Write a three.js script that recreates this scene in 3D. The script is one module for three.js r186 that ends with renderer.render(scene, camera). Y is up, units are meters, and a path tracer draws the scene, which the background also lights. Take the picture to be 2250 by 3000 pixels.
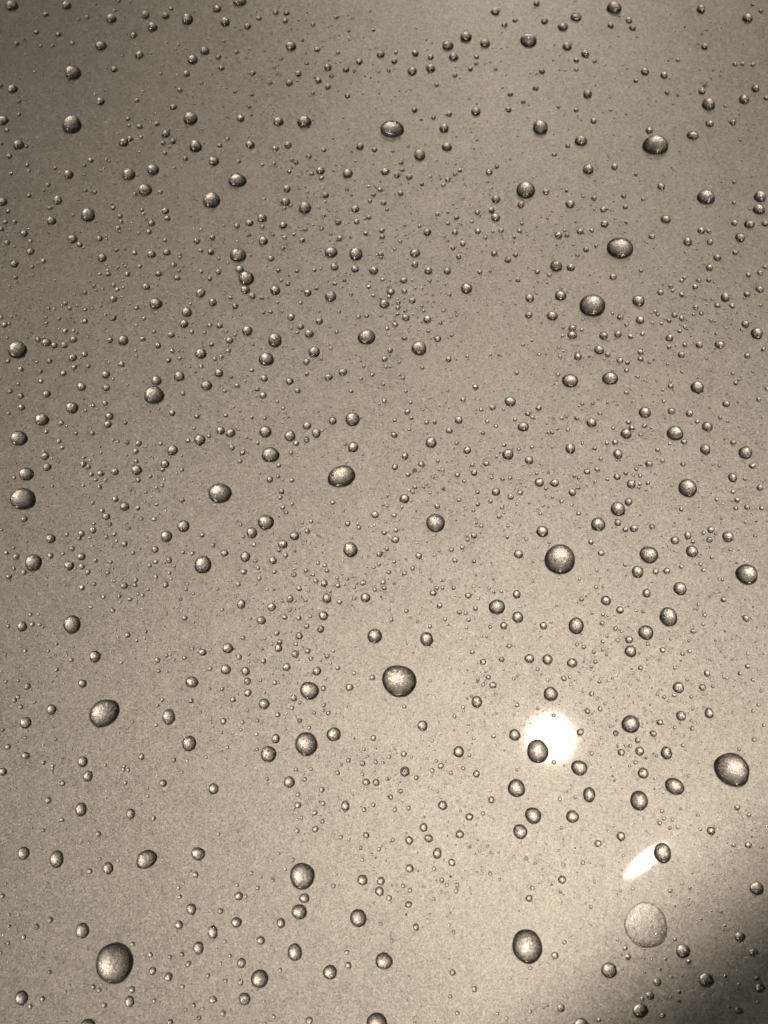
import * as THREE from 'three';
import { mergeVertices } from 'three/addons/utils/BufferGeometryUtils.js';

// ---------- camera, background, exposure ----------
const scene = new THREE.Scene();
const FOV = 42, TILT = 27 * Math.PI / 180, DIST = 0.14;          // a phone held 14 cm from the panel, leaning back
const camera = new THREE.PerspectiveCamera(FOV, 0.75, 0.005, 30);
camera.position.set(0, DIST * Math.cos(TILT), DIST * Math.sin(TILT));
camera.up.set(0, 0, -1); camera.lookAt(0, 0, 0); camera.updateMatrixWorld();
camera.focus = 0.135; camera.userData.fStop = 65;
scene.background = new THREE.Color().setRGB(.006, .0055, .005);              // a dark room
const renderer = new THREE.WebGLRenderer();
renderer.toneMapping = THREE.LinearToneMapping; renderer.toneMappingExposure = 1.08;
renderer.shadowMap.enabled = true;

let seed = 20240611;
const rnd = () => { seed = (seed * 1664525 + 1013904223) >>> 0; return seed / 4294967296; };
const rgb = (r, g, b) => new THREE.Color().setRGB(r, g, b);
function tag(o, label, category, group, kind) {
  if (label) o.userData.label = label;
  if (category) o.userData.category = category;
  if (group) o.userData.group = group;
  if (kind) o.userData.kind = kind;
  return o;
}

// ---------- the panel's form: flat, then a concave sweep up towards the lower right ----------
const TAN = Math.tan(FOV / 2 * Math.PI / 180);
const ray = (x, y) => new THREE.Vector3(x / 1125 - 1, 1 - y / 1500, 0.5).unproject(camera).sub(camera.position).normalize();
const UX = 0.6, UZ = 0.8, S0 = .0371;
const slope = (s) => {
  const t = s - S0;
  if (t <= 0) return 0;
  let a = t < .014 ? 2900 * t * t / 2 : 2900 * .014 * (.014 / 2 + (t - .014) * 1.4);
  a = Math.min(a, 0.62);
  return t < 0.045 ? a : a * Math.max(0, 1 - (t - 0.045) / 0.03);   // beyond the view it levels out again
};
const NS = 6000, SMAX = 0.5, rise = new Float64Array(NS + 1);
for (let i = 1; i <= NS; i++) rise[i] = rise[i - 1] + Math.tan(slope(S0 + (i - 0.5) * SMAX / NS)) * SMAX / NS;
const height = (x, z) => {
  const s = x * UX + z * UZ - S0;
  if (s <= 0) return 0;
  const f = Math.min(s / SMAX * NS, NS - 1e-6), i = Math.floor(f);
  return rise[i] + (rise[i + 1] - rise[i]) * (f - i);
};
const normalAt = (x, z) => { const m = Math.tan(slope(x * UX + z * UZ)); return new THREE.Vector3(-m * UX, 1, -m * UZ).normalize(); };
function onPanel(x, y) {
  const r = ray(x, y), p = new THREE.Vector3();
  let a = 0, b = 0.6;
  for (let t = 0.05; t < 0.6; t += 0.002) { p.copy(camera.position).addScaledVector(r, t); if (p.y < height(p.x, p.z)) { b = t; a = t - 0.002; break; } }
  for (let k = 0; k < 26; k++) { const t = (a + b) / 2; p.copy(camera.position).addScaledVector(r, t); if (p.y < height(p.x, p.z)) b = t; else a = t; }
  return p.clone();
}

// ---------- the lamp: a small glowing bowl that throws its light up at the white ceiling ----------
const P1 = onPanel(1613, 2164);                                   // where the panel mirrors the bowl
const mirrored = P1.clone().sub(camera.position).normalize(); mirrored.y *= -1;
const LAMP_D = 1.5, LP = P1.clone().addScaledVector(mirrored, LAMP_D), LR = .0284, CEIL = .41;
{
  const metal = new THREE.MeshStandardMaterial({ color: rgb(.5, .48, .45), metalness: 1, roughness: .35 });
  const glow = new THREE.MeshStandardMaterial({ color: rgb(.8, .78, .72), roughness: .6, emissive: rgb(1, .91, .77), emissiveIntensity: 80 });
  const hang = (name, label, at, cord, power) => {
    const lamp = new THREE.Group(); lamp.name = name; lamp.position.copy(at); tag(lamp, label, 'lamp');
    const bowl = new THREE.Mesh(new THREE.SphereGeometry(LR, 48, 24, 0, Math.PI * 2, Math.PI * .5, Math.PI * .5), glow); bowl.name = 'bowl'; lamp.add(bowl);
    const top = new THREE.Mesh(new THREE.CircleGeometry(LR * .98, 48).rotateX(-Math.PI / 2), glow); top.name = 'diffuser'; top.position.y = -.001; lamp.add(top);
    const rim = new THREE.Mesh(new THREE.TorusGeometry(LR, .0012, 8, 64).rotateX(Math.PI / 2), metal); rim.name = 'rim'; lamp.add(rim);
    for (let k = 0; k < 3; k++) {
      const a = k * 2.094, c = new THREE.CatmullRomCurve3([new THREE.Vector3(LR * Math.cos(a), 0, LR * Math.sin(a)), new THREE.Vector3(0, cord, 0)]);
      const w = new THREE.Mesh(new THREE.TubeGeometry(c, 2, .0008, 6), metal); w.name = 'suspension_wire'; lamp.add(w);
    }
    lamp.traverse((m) => { m.castShadow = true; m.receiveShadow = true; });
    const up = new THREE.SpotLight(rgb(1, .9, .765), power, 0, 1.45, .15, 2);
    up.position.copy(at).y += .012; up.target.position.copy(at).y += 2; up.castShadow = true;
    up.shadow.mapSize.set(1024, 1024); up.shadow.camera.near = .01; up.shadow.camera.far = 8;
    scene.add(lamp, up, up.target);
    return lamp;
  };
  hang('pendant_lamp', 'small round glowing pendant lamp mirrored as white spots in the panel', LP, CEIL, 2.35);
  const far = onPanel(1450, 0), away = far.clone().sub(camera.position).normalize(); away.y *= -1; away.y -= .05;  // an added fill lamp out of view, there only to brighten the far end
  const second = hang('pendant_lamp_001', 'added unseen fill lamp hanging lower and farther back, brightening the far end of the panel',
    far.clone().addScaledVector(away, (LP.y - .75) / away.y), CEIL + .75, .95);
  const zb = second.position.z - 3 / 2, zf = LP.z + 3 / 2, xl = Math.min(second.position.x, LP.x) - 3 / 2, xr = Math.max(second.position.x, LP.x) + 3 / 2;
  const ceiling = new THREE.Mesh(new THREE.BoxGeometry(xr - xl, .12, zf - zb), new THREE.MeshStandardMaterial({ color: rgb(.85, .83, .8), roughness: 1 }));
  ceiling.name = 'ceiling'; ceiling.position.set((xl + xr) / 2, LP.y + CEIL + .06, (zf + zb) / 2); ceiling.receiveShadow = true; tag(ceiling, null, null, null, 'structure'); scene.add(ceiling);
}

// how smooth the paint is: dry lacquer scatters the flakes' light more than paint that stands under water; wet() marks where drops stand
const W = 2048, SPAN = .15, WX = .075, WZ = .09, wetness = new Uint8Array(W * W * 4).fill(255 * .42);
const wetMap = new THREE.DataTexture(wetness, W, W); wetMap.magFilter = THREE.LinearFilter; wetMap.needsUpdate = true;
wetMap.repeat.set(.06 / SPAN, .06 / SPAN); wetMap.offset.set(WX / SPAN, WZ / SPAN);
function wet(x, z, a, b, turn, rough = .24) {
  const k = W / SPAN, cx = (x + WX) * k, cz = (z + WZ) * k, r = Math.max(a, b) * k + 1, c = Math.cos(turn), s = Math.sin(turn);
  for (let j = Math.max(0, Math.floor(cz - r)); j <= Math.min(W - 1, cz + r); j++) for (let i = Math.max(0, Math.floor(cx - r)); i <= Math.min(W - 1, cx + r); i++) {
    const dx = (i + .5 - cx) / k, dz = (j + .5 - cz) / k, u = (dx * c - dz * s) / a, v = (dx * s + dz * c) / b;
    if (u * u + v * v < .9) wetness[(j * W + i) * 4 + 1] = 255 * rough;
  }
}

// ---------- the panel: metallic paint of tiny flakes under clear lacquer ----------
{
  const T = 1024, nd = new Uint8Array(T * T * 4), cd = new Uint8Array(T * T * 4), coarse = new Float32Array(T * T);
  for (const [cell, amp] of [[2, .5], [4, .3], [32, .12], [128, .08]]) {          // soft mottling of the flake layer at several sizes
    const n = T / cell, g = Float32Array.from({ length: n * n }, rnd);
    for (let j = 0; j < T; j++) for (let i = 0; i < T; i++) {
      const u = i / cell, v = j / cell, a = Math.floor(u), b = Math.floor(v), fx = u - a, fy = v - b, a1 = (a + 1) % n, b1 = (b + 1) % n;
      coarse[j * T + i] += amp * ((g[b * n + a] * (1 - fx) + g[b * n + a1] * fx) * (1 - fy) + (g[b1 * n + a] * (1 - fx) + g[b1 * n + a1] * fx) * fy);
    }
  }
  for (let i = 0; i < T * T; i++) {
    const a = rnd() * 6.2832, r = Math.pow(rnd(), 2) * .165;
    nd[i * 4] = 127.5 + 127 * r * Math.cos(a); nd[i * 4 + 1] = 127.5 + 127 * r * Math.sin(a); nd[i * 4 + 2] = 127.5 + 127 * Math.sqrt(1 - r * r); nd[i * 4 + 3] = 255;
    let v = 165 + 115 * (coarse[i] - .5) + 95 * (rnd() - .5);
    if (rnd() < .05) v += 170 * rnd();                                                   // the odd bright flake
    v = Math.max(0, Math.min(255, v));
    cd[i * 4] = v; cd[i * 4 + 1] = v; cd[i * 4 + 2] = v; cd[i * 4 + 3] = 255;
  }
  const tex = (d) => { const t = new THREE.DataTexture(d, T, T); t.wrapS = t.wrapT = THREE.RepeatWrapping; t.magFilter = THREE.LinearFilter; t.needsUpdate = true; return t; };
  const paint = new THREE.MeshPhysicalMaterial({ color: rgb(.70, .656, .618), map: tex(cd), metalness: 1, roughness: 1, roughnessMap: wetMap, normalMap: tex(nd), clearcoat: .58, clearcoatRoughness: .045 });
  const g = new THREE.BoxGeometry(.6, .012, .6, 640, 1, 640);
  const p = g.attributes.position, uv = g.attributes.uv;
  for (let i = 0; i < p.count; i++) { const x = p.getX(i), z = p.getZ(i); p.setY(i, height(x, z) - (p.getY(i) > 0 ? 0 : .012)); uv.setXY(i, x / .06, z / .06); }
  g.computeVertexNormals();
  const panel = new THREE.Mesh(g, paint); panel.name = 'metallic_panel'; panel.receiveShadow = true;
  tag(panel, 'silver beige metallic painted panel sweeping up into the dark lower right corner', null, null, 'structure'); scene.add(panel);
}

// ---------- water drops ----------
const water = new THREE.MeshPhysicalMaterial({ color: 0xffffff, roughness: 0, metalness: 0, transmission: 1, thickness: .002, ior: 1.333 });
// a bead of water on a base of radius 1: steep at the foot, flattened on top by its weight, its outline a little uneven
function dome(tall, p, uneven, seg, rings) {
  const pos = [], idx = [], wob = [2, 3, 5].map((k) => [k, rnd() * 6.2832, uneven * (rnd() + .3) / k]);
  const row = (r, y) => { for (let i = 0; i < seg; i++) { const a = i / seg * Math.PI * 2; let f = 1; for (const [k, q, e] of wob) f += e * Math.cos(k * a + q); pos.push(r * f * Math.cos(a), y, r * f * Math.sin(a)); } };
  row(tall > .4 ? .985 : 1, -.1);                                                 // the foot lies just under the paint's surface
  for (let i = 0; i < rings; i++) { const t = i / rings * Math.PI / 2; row(Math.pow(Math.cos(t), 2 / p), tall * Math.pow(Math.sin(t), 2 / p)); }
  const n = rings + 1;
  for (let j = 0; j < n - 1; j++) for (let i = 0; i < seg; i++) { const a = j * seg + i, b = j * seg + (i + 1) % seg; idx.push(a, a + seg, b, b, a + seg, b + seg); }
  const top = pos.length / 3; pos.push(0, tall, 0);
  for (let i = 0; i < seg; i++) idx.push((n - 1) * seg + i, top, (n - 1) * seg + (i + 1) % seg);
  const foot = pos.length / 3; pos.push(0, -.1, 0);
  for (let i = 0; i < seg; i++) idx.push(i, (i + 1) % seg, foot);
  const g = new THREE.BufferGeometry(); g.setAttribute('position', new THREE.Float32BufferAttribute(pos, 3)); g.setIndex(idx); g.computeVertexNormals();
  g.userData.tall = tall; return g;
}
const domes = [[.96, 2.06], [1.02, 2.0], [.92, 2.1], [.99, 2.08], [1.06, 2.0], [.94, 2.04], [.98, 2.12], [1.0, 2.05]].map(([t, p]) => dome(t, p, .06, 44, 20)), flat = dome(.14, 2, .06, 64, 16), low = dome(.5, 2, .06, 44, 18);
const Y = new THREE.Vector3(0, 1, 0);
// where a drop of outline w x h pixels centred on x, y stands, and how it is turned and scaled
function seat(x, y, w, h, g, turn = 0) {
  const tall = g.userData.tall;
  const p0 = onPanel(x, y), n0 = normalAt(p0.x, p0.z), view = camera.position.clone().sub(p0), d = view.length(); view.divideScalar(d);
  const ct = Math.max(.2, n0.dot(view)), st = Math.sqrt(1 - ct * ct);
  const tx = (x / 1125 - 1) * TAN * .75, ty = (1 - y / 1500) * TAN, ex = Math.sqrt(1 + tx * tx), ey = Math.sqrt(1 + ty * ty);   // off-axis lengthening
  const upper = Math.hypot(ct, tall * st), lower = ct;
  const scale = 2 * TAN * d / Math.sqrt(1 + tx * tx + ty * ty) / 3000, a = w / 2 * scale / ex;
  const stretch = h ? Math.max(.72, Math.min(1.4, 1 + (h / (w * (upper + lower) / 2 * ey / ex) - 1) * 1.1)) : 1;
  const p = onPanel(x, y + (upper - lower) / 2 * w / 2), n = normalAt(p.x, p.z);
  const q = new THREE.Quaternion().setFromUnitVectors(Y, n).multiply(new THREE.Quaternion().setFromAxisAngle(Y, turn));
  return [p, q, new THREE.Vector3(a, a * Math.sqrt(stretch), a * stretch)];
}
let made = 0;
function drop(x, y, w, h, label, turn = 0, shape) {
  const g = shape || domes[made % domes.length];
  const m = new THREE.Mesh(g, water);
  m.name = made ? 'water_drop_' + String(made).padStart(3, '0') : 'water_drop'; made++;
  const [p, q, s] = seat(x, y, w, h, g, turn);
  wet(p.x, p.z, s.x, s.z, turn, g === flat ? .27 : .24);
  m.position.copy(p); m.quaternion.copy(q); m.scale.copy(s); m.castShadow = m.receiveShadow = true;
  scene.add(tag(m, label, 'water drop', 'water drops beaded on the panel'));
}
// x, y, width and height of each drop as measured in the photograph (2250 x 3000), the largest first
drop(1893, 2711, 128, 134, 'wide flat see-through puddle drop with faint edge, below the slanted white glare', 0, flat);
drop(337, 2820, 114, 120, 'largest domed water drop, bright on its left half, near the bottom left corner');
drop(2144, 2254, 112, 93, 'big slanted oval water drop at the right edge, level with the round glare', -0.56);
drop(1170, 1994, 101, 93, 'big dark-rimmed round water drop with a thick black lower edge, just below the middle');
drop(1545, 2772, 90, 100, 'big slightly upright water drop near the bottom, left of the flat puddle drop');
drop(1640, 1638, 90, 87, 'big nearly perfect round water drop right of centre, alone above a cluster');
drop(307, 2088, 93, 77, 'big oval water drop leaning to the right, lower left, dark along its right', 0.73);
drop(886, 2566, 74, 78, 'large round water drop topping an upright row of three at lower centre');
drop(1001, 1395, 84, 62, 'wide tilted oval water drop just above and left of the middle', 0.42);
drop(1735, 894, 78, 64, 'large wide water drop, lowest of three big ones slanting down at upper right');
drop(69, 1461, 80, 62, 'wide oval water drop hugging the left edge at mid height', -0.07);
drop(1816, 726, 78, 60, 'large water drop with bright top, middle of three slanting down at upper right');
drop(898, 2179, 68, 68, 'large round water drop directly under the drop with a pointed right tip');
drop(1920, 424, 78, 57, 'large wide water drop with a bead on top, uppermost of three slanting at upper right');
drop(1575, 2201, 63, 69, 'pale brownish water drop overlapping the lower left of the round white glare');
drop(645, 1444, 70, 57, 'plump wide oval water drop standing alone left of centre');
drop(2187, 1682, 68, 58, 'teardrop-shaped dark water drop pointing left, at the right edge below mid height', -0.31);
drop(1104, 2997, 61, 63, 'large water drop cut off by the middle of the bottom edge');
drop(430, 2517, 66, 52, 'slanted oval water drop at lower left with its long side rising to the right', 0.66);
drop(1149, 377, 69, 48, 'wide flattened water drop with a bright cap, alone at top centre');
drop(1872, 2345, 60, 52, 'tall oval water drop between round glare and slanted glare, left one of an oval pair', -1.22);
drop(212, 365, 57, 54, 'large round water drop at upper left, lower of two stacked far apart');
drop(452, 1157, 59, 52, 'round water drop with a small bead touching its top, upper left of centre');
drop(1276, 1532, 56, 53, 'medium dark round water drop a little right of the middle of the photo');
drop(1941, 2499, 51, 59, 'pale water drop sitting at the upper right end of the slanted white glare');
drop(761, 2867, 53, 55, 'medium-sized round water drop, nearest left of the drop cut by the bottom edge');
drop(1958, 1807, 53, 55, 'medium-sized round water drop, nearest down and left of the teardrop at the right edge');
drop(907, 2023, 56, 52, 'dark water drop with a small pointed tip on its right, lower centre left');
drop(2014, 1429, 56, 52, 'medium-sized round water drop, third up and left of the teardrop at the right edge');
drop(1847, 2121, 54, 52, 'very dark round water drop up and right of the round white glare');
drop(53, 1024, 56, 51, 'round water drop near the left edge, a third of the way down');
drop(1976, 2303, 60, 47, 'slanted oval water drop above the slanted glare, right one of an oval pair', -0.49);
drop(212, 1829, 52, 53, 'lone round water drop at left, in an empty patch above the leaning oval');
drop(1540, 556, 56, 49, 'medium-sized round water drop, nearest up and left of the middle of the slanting trio');
drop(1513, 2309, 52, 52, 'medium-sized round water drop, nearest down and left of the drop overlapping the round glare');
drop(1901, 1625, 55, 49, 'medium-sized round water drop, second right of the big round drop right of centre');
drop(1050, 2689, 50, 52, 'medium-sized round water drop, nearest down and right of the drop topping the upright trio');
drop(595, 1654, 50, 52, 'medium-sized round water drop, second below the plump oval left of centre');
drop(1125, 2815, 50, 51, 'medium-sized round water drop, nearest above the drop cut by the bottom edge');
drop(99, 1648, 51, 49, 'medium-sized round water drop, nearest below the wide oval hugging the left edge');
drop(258, 3009, 49, 51, 'dark round water drop cut off by the bottom edge at the left');
drop(620, 586, 52, 46, 'medium-sized round water drop, nearest up and left of the chain drop at upper left');
drop(2068, 577, 55, 42, 'medium-sized round water drop, nearest down and right of the top of the slanting trio');
drop(1562, 2389, 48, 49, 'medium-sized round water drop, nearest below the drop overlapping the round glare');
drop(57, 1283, 54, 42, 'medium-sized round water drop, second above the wide oval hugging the left edge');
drop(1074, 987, 52, 44, 'medium-sized round water drop, third above the wide tilted oval above centre');
drop(793, 1332, 52, 44, 'medium-sized round water drop, nearest up and right of the plump oval left of centre');
drop(787, 2209, 47, 47, 'medium-sized round water drop, second left of the round drop under the pointed drop');
drop(1785, 2843, 47, 47, 'medium-sized round water drop, nearest down and left of the flat puddle drop');
drop(1688, 1833, 46, 48, 'medium-sized round water drop, nearest below the big round drop right of centre');
drop(864, 2789, 43, 51, 'medium-sized tall water drop, second up and left of the drop cut by the bottom edge');
drop(1697, 2249, 48, 45, 'medium-sized round water drop, nearest right of the drop overlapping the round glare');
drop(167, 2516, 43, 50, 'medium-sized tall water drop, second left of the slanted oval at lower left');
drop(1456, 1778, 48, 44, 'medium-sized round water drop, nearest down and right of the dark round drop at centre right');
drop(696, 528, 53, 40, 'medium-sized wide water drop, third above the chain drop at upper left');
drop(779, 1529, 49, 43, 'medium-sized round water drop, second down and right of the plump oval left of centre');
drop(877, 2671, 46, 45, 'medium-sized round water drop, second below the drop topping the upright trio');
drop(1877, 2961, 47, 44, 'medium-sized round water drop, nearest right of the drop cut at bottom right');
drop(1977, 1269, 50, 42, 'medium-sized round water drop, third down and right of the lowest of the slanting trio');
drop(215, 213, 49, 42, 'medium-sized round water drop, nearest above the large drop at upper left');
drop(698, 746, 50, 41, 'medium-sized round water drop, nearest above the chain drop at upper left');
drop(1548, 120, 51, 40, 'pale blurry water drop near the top edge with a bright speck at its foot', 0, low);
drop(1703, 3004, 45, 44, 'round water drop cut off by the bottom edge, right of its middle');
drop(1583, 373, 45, 43, 'medium-sized round water drop, nearest below the blurry drop near the top edge');
drop(1892, 1853, 45, 43, 'medium-sized round water drop, second above the dark round drop right of glare');
drop(555, 2178, 42, 45, 'medium-sized round water drop, second right of the big leaning oval at left');
drop(2071, 2873, 45, 42, 'medium-sized round water drop, second down and right of the flat puddle drop');
drop(722, 815, 46, 42, 'medium water drop in an upright chain with beads above and below it, upper left');
drop(1027, 1610, 43, 43, 'medium-sized round water drop, nearest below the wide tilted oval above centre');
drop(967, 2848, 42, 44, 'medium-sized round water drop, nearest up and left of the drop cut by the bottom edge');
drop(242, 2726, 41, 46, 'medium-sized tall water drop, nearest up and left of the giant drop at lower left');
drop(1670, 1115, 49, 38, 'medium-sized round water drop, fourth below the lowest of the slanting trio');
drop(1228, 1020, 44, 42, 'medium-sized round water drop, nearest up and right of the wide tilted oval above centre');
drop(1098, 1863, 44, 42, 'medium-sized round water drop, nearest up and left of the biggest drop near the middle');
drop(1810, 1491, 44, 41, 'medium-sized round water drop, second up and right of the big round drop right of centre');
drop(1524, 2436, 41, 44, 'smallish round water drop, nearest above the big upright drop near the bottom');
drop(495, 2100, 39, 46, 'smallish tall water drop, nearest right of the big leaning oval at left');
drop(1787, 1108, 48, 37, 'smallish round water drop, third below the lowest of the slanting trio');
drop(1613, 2033, 42, 42, 'smallish round water drop, nearest above the drop overlapping the round glare');
drop(2002, 2787, 42, 42, 'smallish round water drop, nearest down and right of the flat puddle drop');
drop(259, 630, 43, 41, 'smallish round water drop, third below the large drop at upper left');
drop(64, 2923, 41, 43, 'smallish round water drop, nearest up and left of the drop cut at bottom left');
drop(781, 1052, 45, 39, 'smallish round water drop, third below the chain drop at upper left');
drop(78, 1388, 46, 38, 'smallish round water drop, nearest above the wide oval hugging the left edge');
drop(806, 996, 41, 42, 'smallish round water drop, second down and right of the chain drop at upper left');
drop(978, 2151, 42, 41, 'smallish round water drop, nearest right of the round drop under the pointed drop');
drop(1752, 1536, 42, 40, 'smallish round water drop, nearest up and right of the big round drop right of centre');
drop(1033, 1228, 42, 40, 'smallish round water drop, nearest above the wide tilted oval above centre');
drop(2217, 2603, 42, 40, 'smallish round water drop, nearest right of the drop at the slanted glare');
drop(1726, 2328, 37, 44, 'smallish tall water drop, nearest left of the tall oval above the slanted glare');
drop(1799, 22, 45, 35, 'smallish round water drop, second right of the blurry drop near the top edge');
drop(581, 2501, 41, 39, 'smallish round water drop, nearest right of the slanted oval at lower left');
drop(1250, 1872, 39, 41, 'smallish round water drop, nearest up and right of the biggest drop near the middle');
drop(559, 347, 42, 38, 'smallish round water drop, third right of the large drop at upper left');
drop(124, 1229, 43, 36, 'smallish round water drop, nearest below the round drop near left edge');
drop(1043, 744, 39, 39, 'smallish round water drop, second below the flattened drop at top centre');
drop(1992, 1724, 40, 38, 'smallish round water drop, nearest left of the teardrop at the right edge');
drop(2183, 1326, 42, 36, 'smallish round water drop, second above the teardrop at the right edge');
drop(892, 357, 42, 35, 'smallish round water drop, nearest left of the flattened drop at top centre');
drop(426, 556, 42, 35, 'smallish round water drop, second up and left of the chain drop at upper left');
drop(2075, 305, 40, 36, 'smallish round water drop, nearest up and right of the top of the slanting trio');
drop(2042, 1134, 40, 36, 'smallish round water drop, second down and right of the lowest of the slanting trio');
drop(1677, 2392, 38, 37, 'smallish round water drop, second left of the tall oval above the slanted glare');
drop(70, 2499, 36, 39, 'smallish round water drop, second down and left of the big leaning oval at left');
drop(238, 2371, 35, 39, 'smallish round water drop, nearest up and left of the slanted oval at lower left');
drop(894, 608, 37, 36, 'smallish round water drop, second down and left of the flattened drop at top centre');
drop(574, 429, 37, 35, 'smallish round water drop, fourth right of the large drop at upper left');
drop(717, 2926, 34, 38, 'smallish round water drop, nearest right of the drop cut at bottom left');
drop(563, 1998, 39, 33, 'smallish round water drop, second down and right of the lone round drop at left');
drop(378, 511, 40, 33, 'smallish round water drop, nearest down and right of the large drop at upper left');
drop(2027, 1615, 36, 35, 'smallish round water drop, second up and left of the teardrop at the right edge');
drop(1868, 1675, 35, 36, 'smallish round water drop, nearest right of the big round drop right of centre');
drop(538, 1541, 37, 34, 'smallish round water drop, nearest down and left of the plump oval left of centre');
drop(2217, 976, 37, 34, 'smallish round water drop, fourth down and right of the middle of the slanting trio');
drop(1952, 2206, 34, 37, 'smallish round water drop, nearest above the slanted oval right of pair');
drop(212, 1194, 38, 33, 'smallish round water drop, nearest up and right of the wide oval hugging the left edge');
drop(778, 1264, 37, 33, 'smallish round water drop, second up and right of the plump oval left of centre');
drop(2226, 576, 37, 33, 'smallish round water drop, second down and right of the top of the slanting trio');
drop(457, 889, 38, 33, 'smallish round water drop, second left of the chain drop at upper left');
drop(279, 1923, 35, 34, 'smallish round water drop, nearest down and right of the lone round drop at left');
drop(1847, 1908, 35, 34, 'smallish round water drop, nearest above the dark round drop right of glare');
drop(1629, 779, 36, 33, 'smallish round water drop, nearest up and left of the lowest of the slanting trio');
drop(1589, 1557, 36, 33, 'smallish round water drop, nearest up and left of the big round drop right of centre');
drop(1870, 881, 37, 33, 'smallish round water drop, nearest right of the lowest of the slanting trio');
drop(624, 2731, 30, 40, 'smallish tall water drop, second right of the giant drop at lower left');
drop(76, 2117, 35, 33, 'smallish round water drop, nearest down and left of the lone round drop at left');
drop(1889, 1208, 36, 33, 'smallish round water drop, nearest down and right of the lowest of the slanting trio');
drop(449, 497, 37, 32, 'smallish round water drop, second down and right of the large drop at upper left');
drop(582, 2777, 31, 38, 'smallish tall water drop, nearest right of the giant drop at lower left');
drop(970, 738, 39, 30, 'smallish wide water drop, second right of the chain drop at upper left');
drop(36, 16, 40, 29, 'smallish wide water drop, second up and left of the large drop at upper left');
drop(488, 1571, 35, 33, 'smallish round water drop, second down and left of the plump oval left of centre');
drop(317, 2543, 33, 35, 'smallish round water drop, nearest left of the slanted oval at lower left');
drop(1702, 412, 37, 31, 'smallish round water drop, second left of the top of the slanting trio');
drop(1508, 2153, 33, 34, 'smallish round water drop, nearest up and left of the drop overlapping the round glare');
drop(550, 57, 33, 34, 'smallish round water drop, fourth up and right of the large drop at upper left');
drop(969, 868, 34, 33, 'smallish round water drop, nearest right of the chain drop at upper left');
drop(1397, 2056, 32, 35, 'smallish round water drop, nearest right of the biggest drop near the middle');
drop(2223, 613, 37, 30, 'smallish round water drop, third down and right of the top of the slanting trio');
drop(1230, 454, 33, 33, 'smallish round water drop, nearest down and right of the flattened drop at top centre');
drop(1517, 1808, 33, 33, 'smallish round water drop, nearest down and left of the big round drop right of centre');
drop(921, 1031, 34, 32, 'smallish round water drop, second above the wide tilted oval above centre');
drop(848, 2291, 32, 34, 'smallish round water drop, nearest down and left of the round drop under the pointed drop');
drop(2132, 1572, 34, 32, 'smallish round water drop, nearest up and left of the teardrop at the right edge');
drop(1987, 2014, 34, 32, 'smallish round water drop, nearest up and right of the dark round drop right of glare');
drop(1344, 2202, 32, 33, 'smallish round water drop, nearest left of the drop overlapping the round glare');
drop(1884, 2265, 33, 32, 'smallish round water drop, nearest above the tall oval above the slanted glare');
drop(738, 1561, 32, 33, 'smallish round water drop, nearest down and right of the plump oval left of centre');
drop(1263, 1296, 33, 32, 'smallish round water drop, nearest above the dark round drop at centre right');
drop(1488, 1331, 33, 32, 'smallish round water drop, nearest up and right of the dark round drop at centre right');
drop(1365, 108, 33, 31, 'smallish round water drop, second left of the blurry drop near the top edge');
drop(1367, 845, 33, 31, 'smallish round water drop, third left of the middle of the slanting trio');
drop(850, 1277, 33, 31, 'smallish round water drop, second up and left of the wide tilted oval above centre');
drop(774, 2062, 33, 31, 'smallish round water drop, nearest left of the drop with a pointed tip');
drop(589, 1036, 34, 30, 'smallish round water drop, second up and right of the drop with a bead on top');
drop(586, 1288, 33, 31, 'smallish round water drop, nearest above the plump oval left of centre');
drop(561, 2663, 31, 33, 'smallish round water drop, nearest down and right of the slanted oval at lower left');
drop(258, 2274, 30, 33, 'smallish tall water drop, nearest below the big leaning oval at left');
drop(1642, 866, 33, 30, 'smallish round water drop, nearest left of the lowest of the slanting trio');
drop(693, 2702, 32, 31, 'smallish round water drop, second down and left of the drop topping the upright trio');
drop(1834, 1270, 33, 30, 'smallish round water drop, fifth up and right of the big round drop right of centre');
drop(2169, 2745, 33, 29, 'smallish round water drop, nearest right of the flat puddle drop');
drop(56, 424, 34, 28, 'smallish round water drop, nearest left of the large drop at upper left');
drop(297, 134, 35, 27, 'smallish round water drop, second above the large drop at upper left');
drop(1062, 2578, 31, 31, 'smallish round water drop, nearest right of the drop topping the upright trio');
drop(506, 1319, 32, 30, 'smallish round water drop, nearest below the drop with a bead on top');
drop(668, 1899, 32, 30, 'smallish round water drop, nearest up and right of the big leaning oval at left');
drop(626, 2311, 30, 32, 'smallish round water drop, nearest up and right of the slanted oval at lower left');
drop(2066, 1317, 32, 30, 'smallish round water drop, third above the teardrop at the right edge');
drop(606, 1129, 33, 29, 'smallish round water drop, nearest right of the drop with a bead on top');
drop(380, 2933, 29, 33, 'small tall water drop, nearest below the giant drop at lower left');
drop(1495, 1176, 33, 29, 'small round water drop, second down and left of the lowest of the slanting trio');
drop(2072, 1249, 33, 28, 'small round water drop, fourth above the teardrop at the right edge');
drop(703, 4, 40, 24, 'small wide water drop, third up and left of the flattened drop at top centre');
drop(662, 1961, 31, 30, 'small round water drop, third left of the drop with a pointed tip');
drop(243, 2231, 30, 31, 'small round water drop, nearest down and left of the big leaning oval at left');
drop(1238, 2126, 30, 31, 'small round water drop, nearest down and right of the biggest drop near the middle');
drop(1604, 1932, 31, 30, 'small round water drop, second above the drop overlapping the round glare');
drop(362, 997, 32, 29, 'small round water drop, nearest up and left of the drop with a bead on top');
drop(2029, 396, 36, 25, 'small wide water drop, nearest right of the top of the slanting trio');
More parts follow.
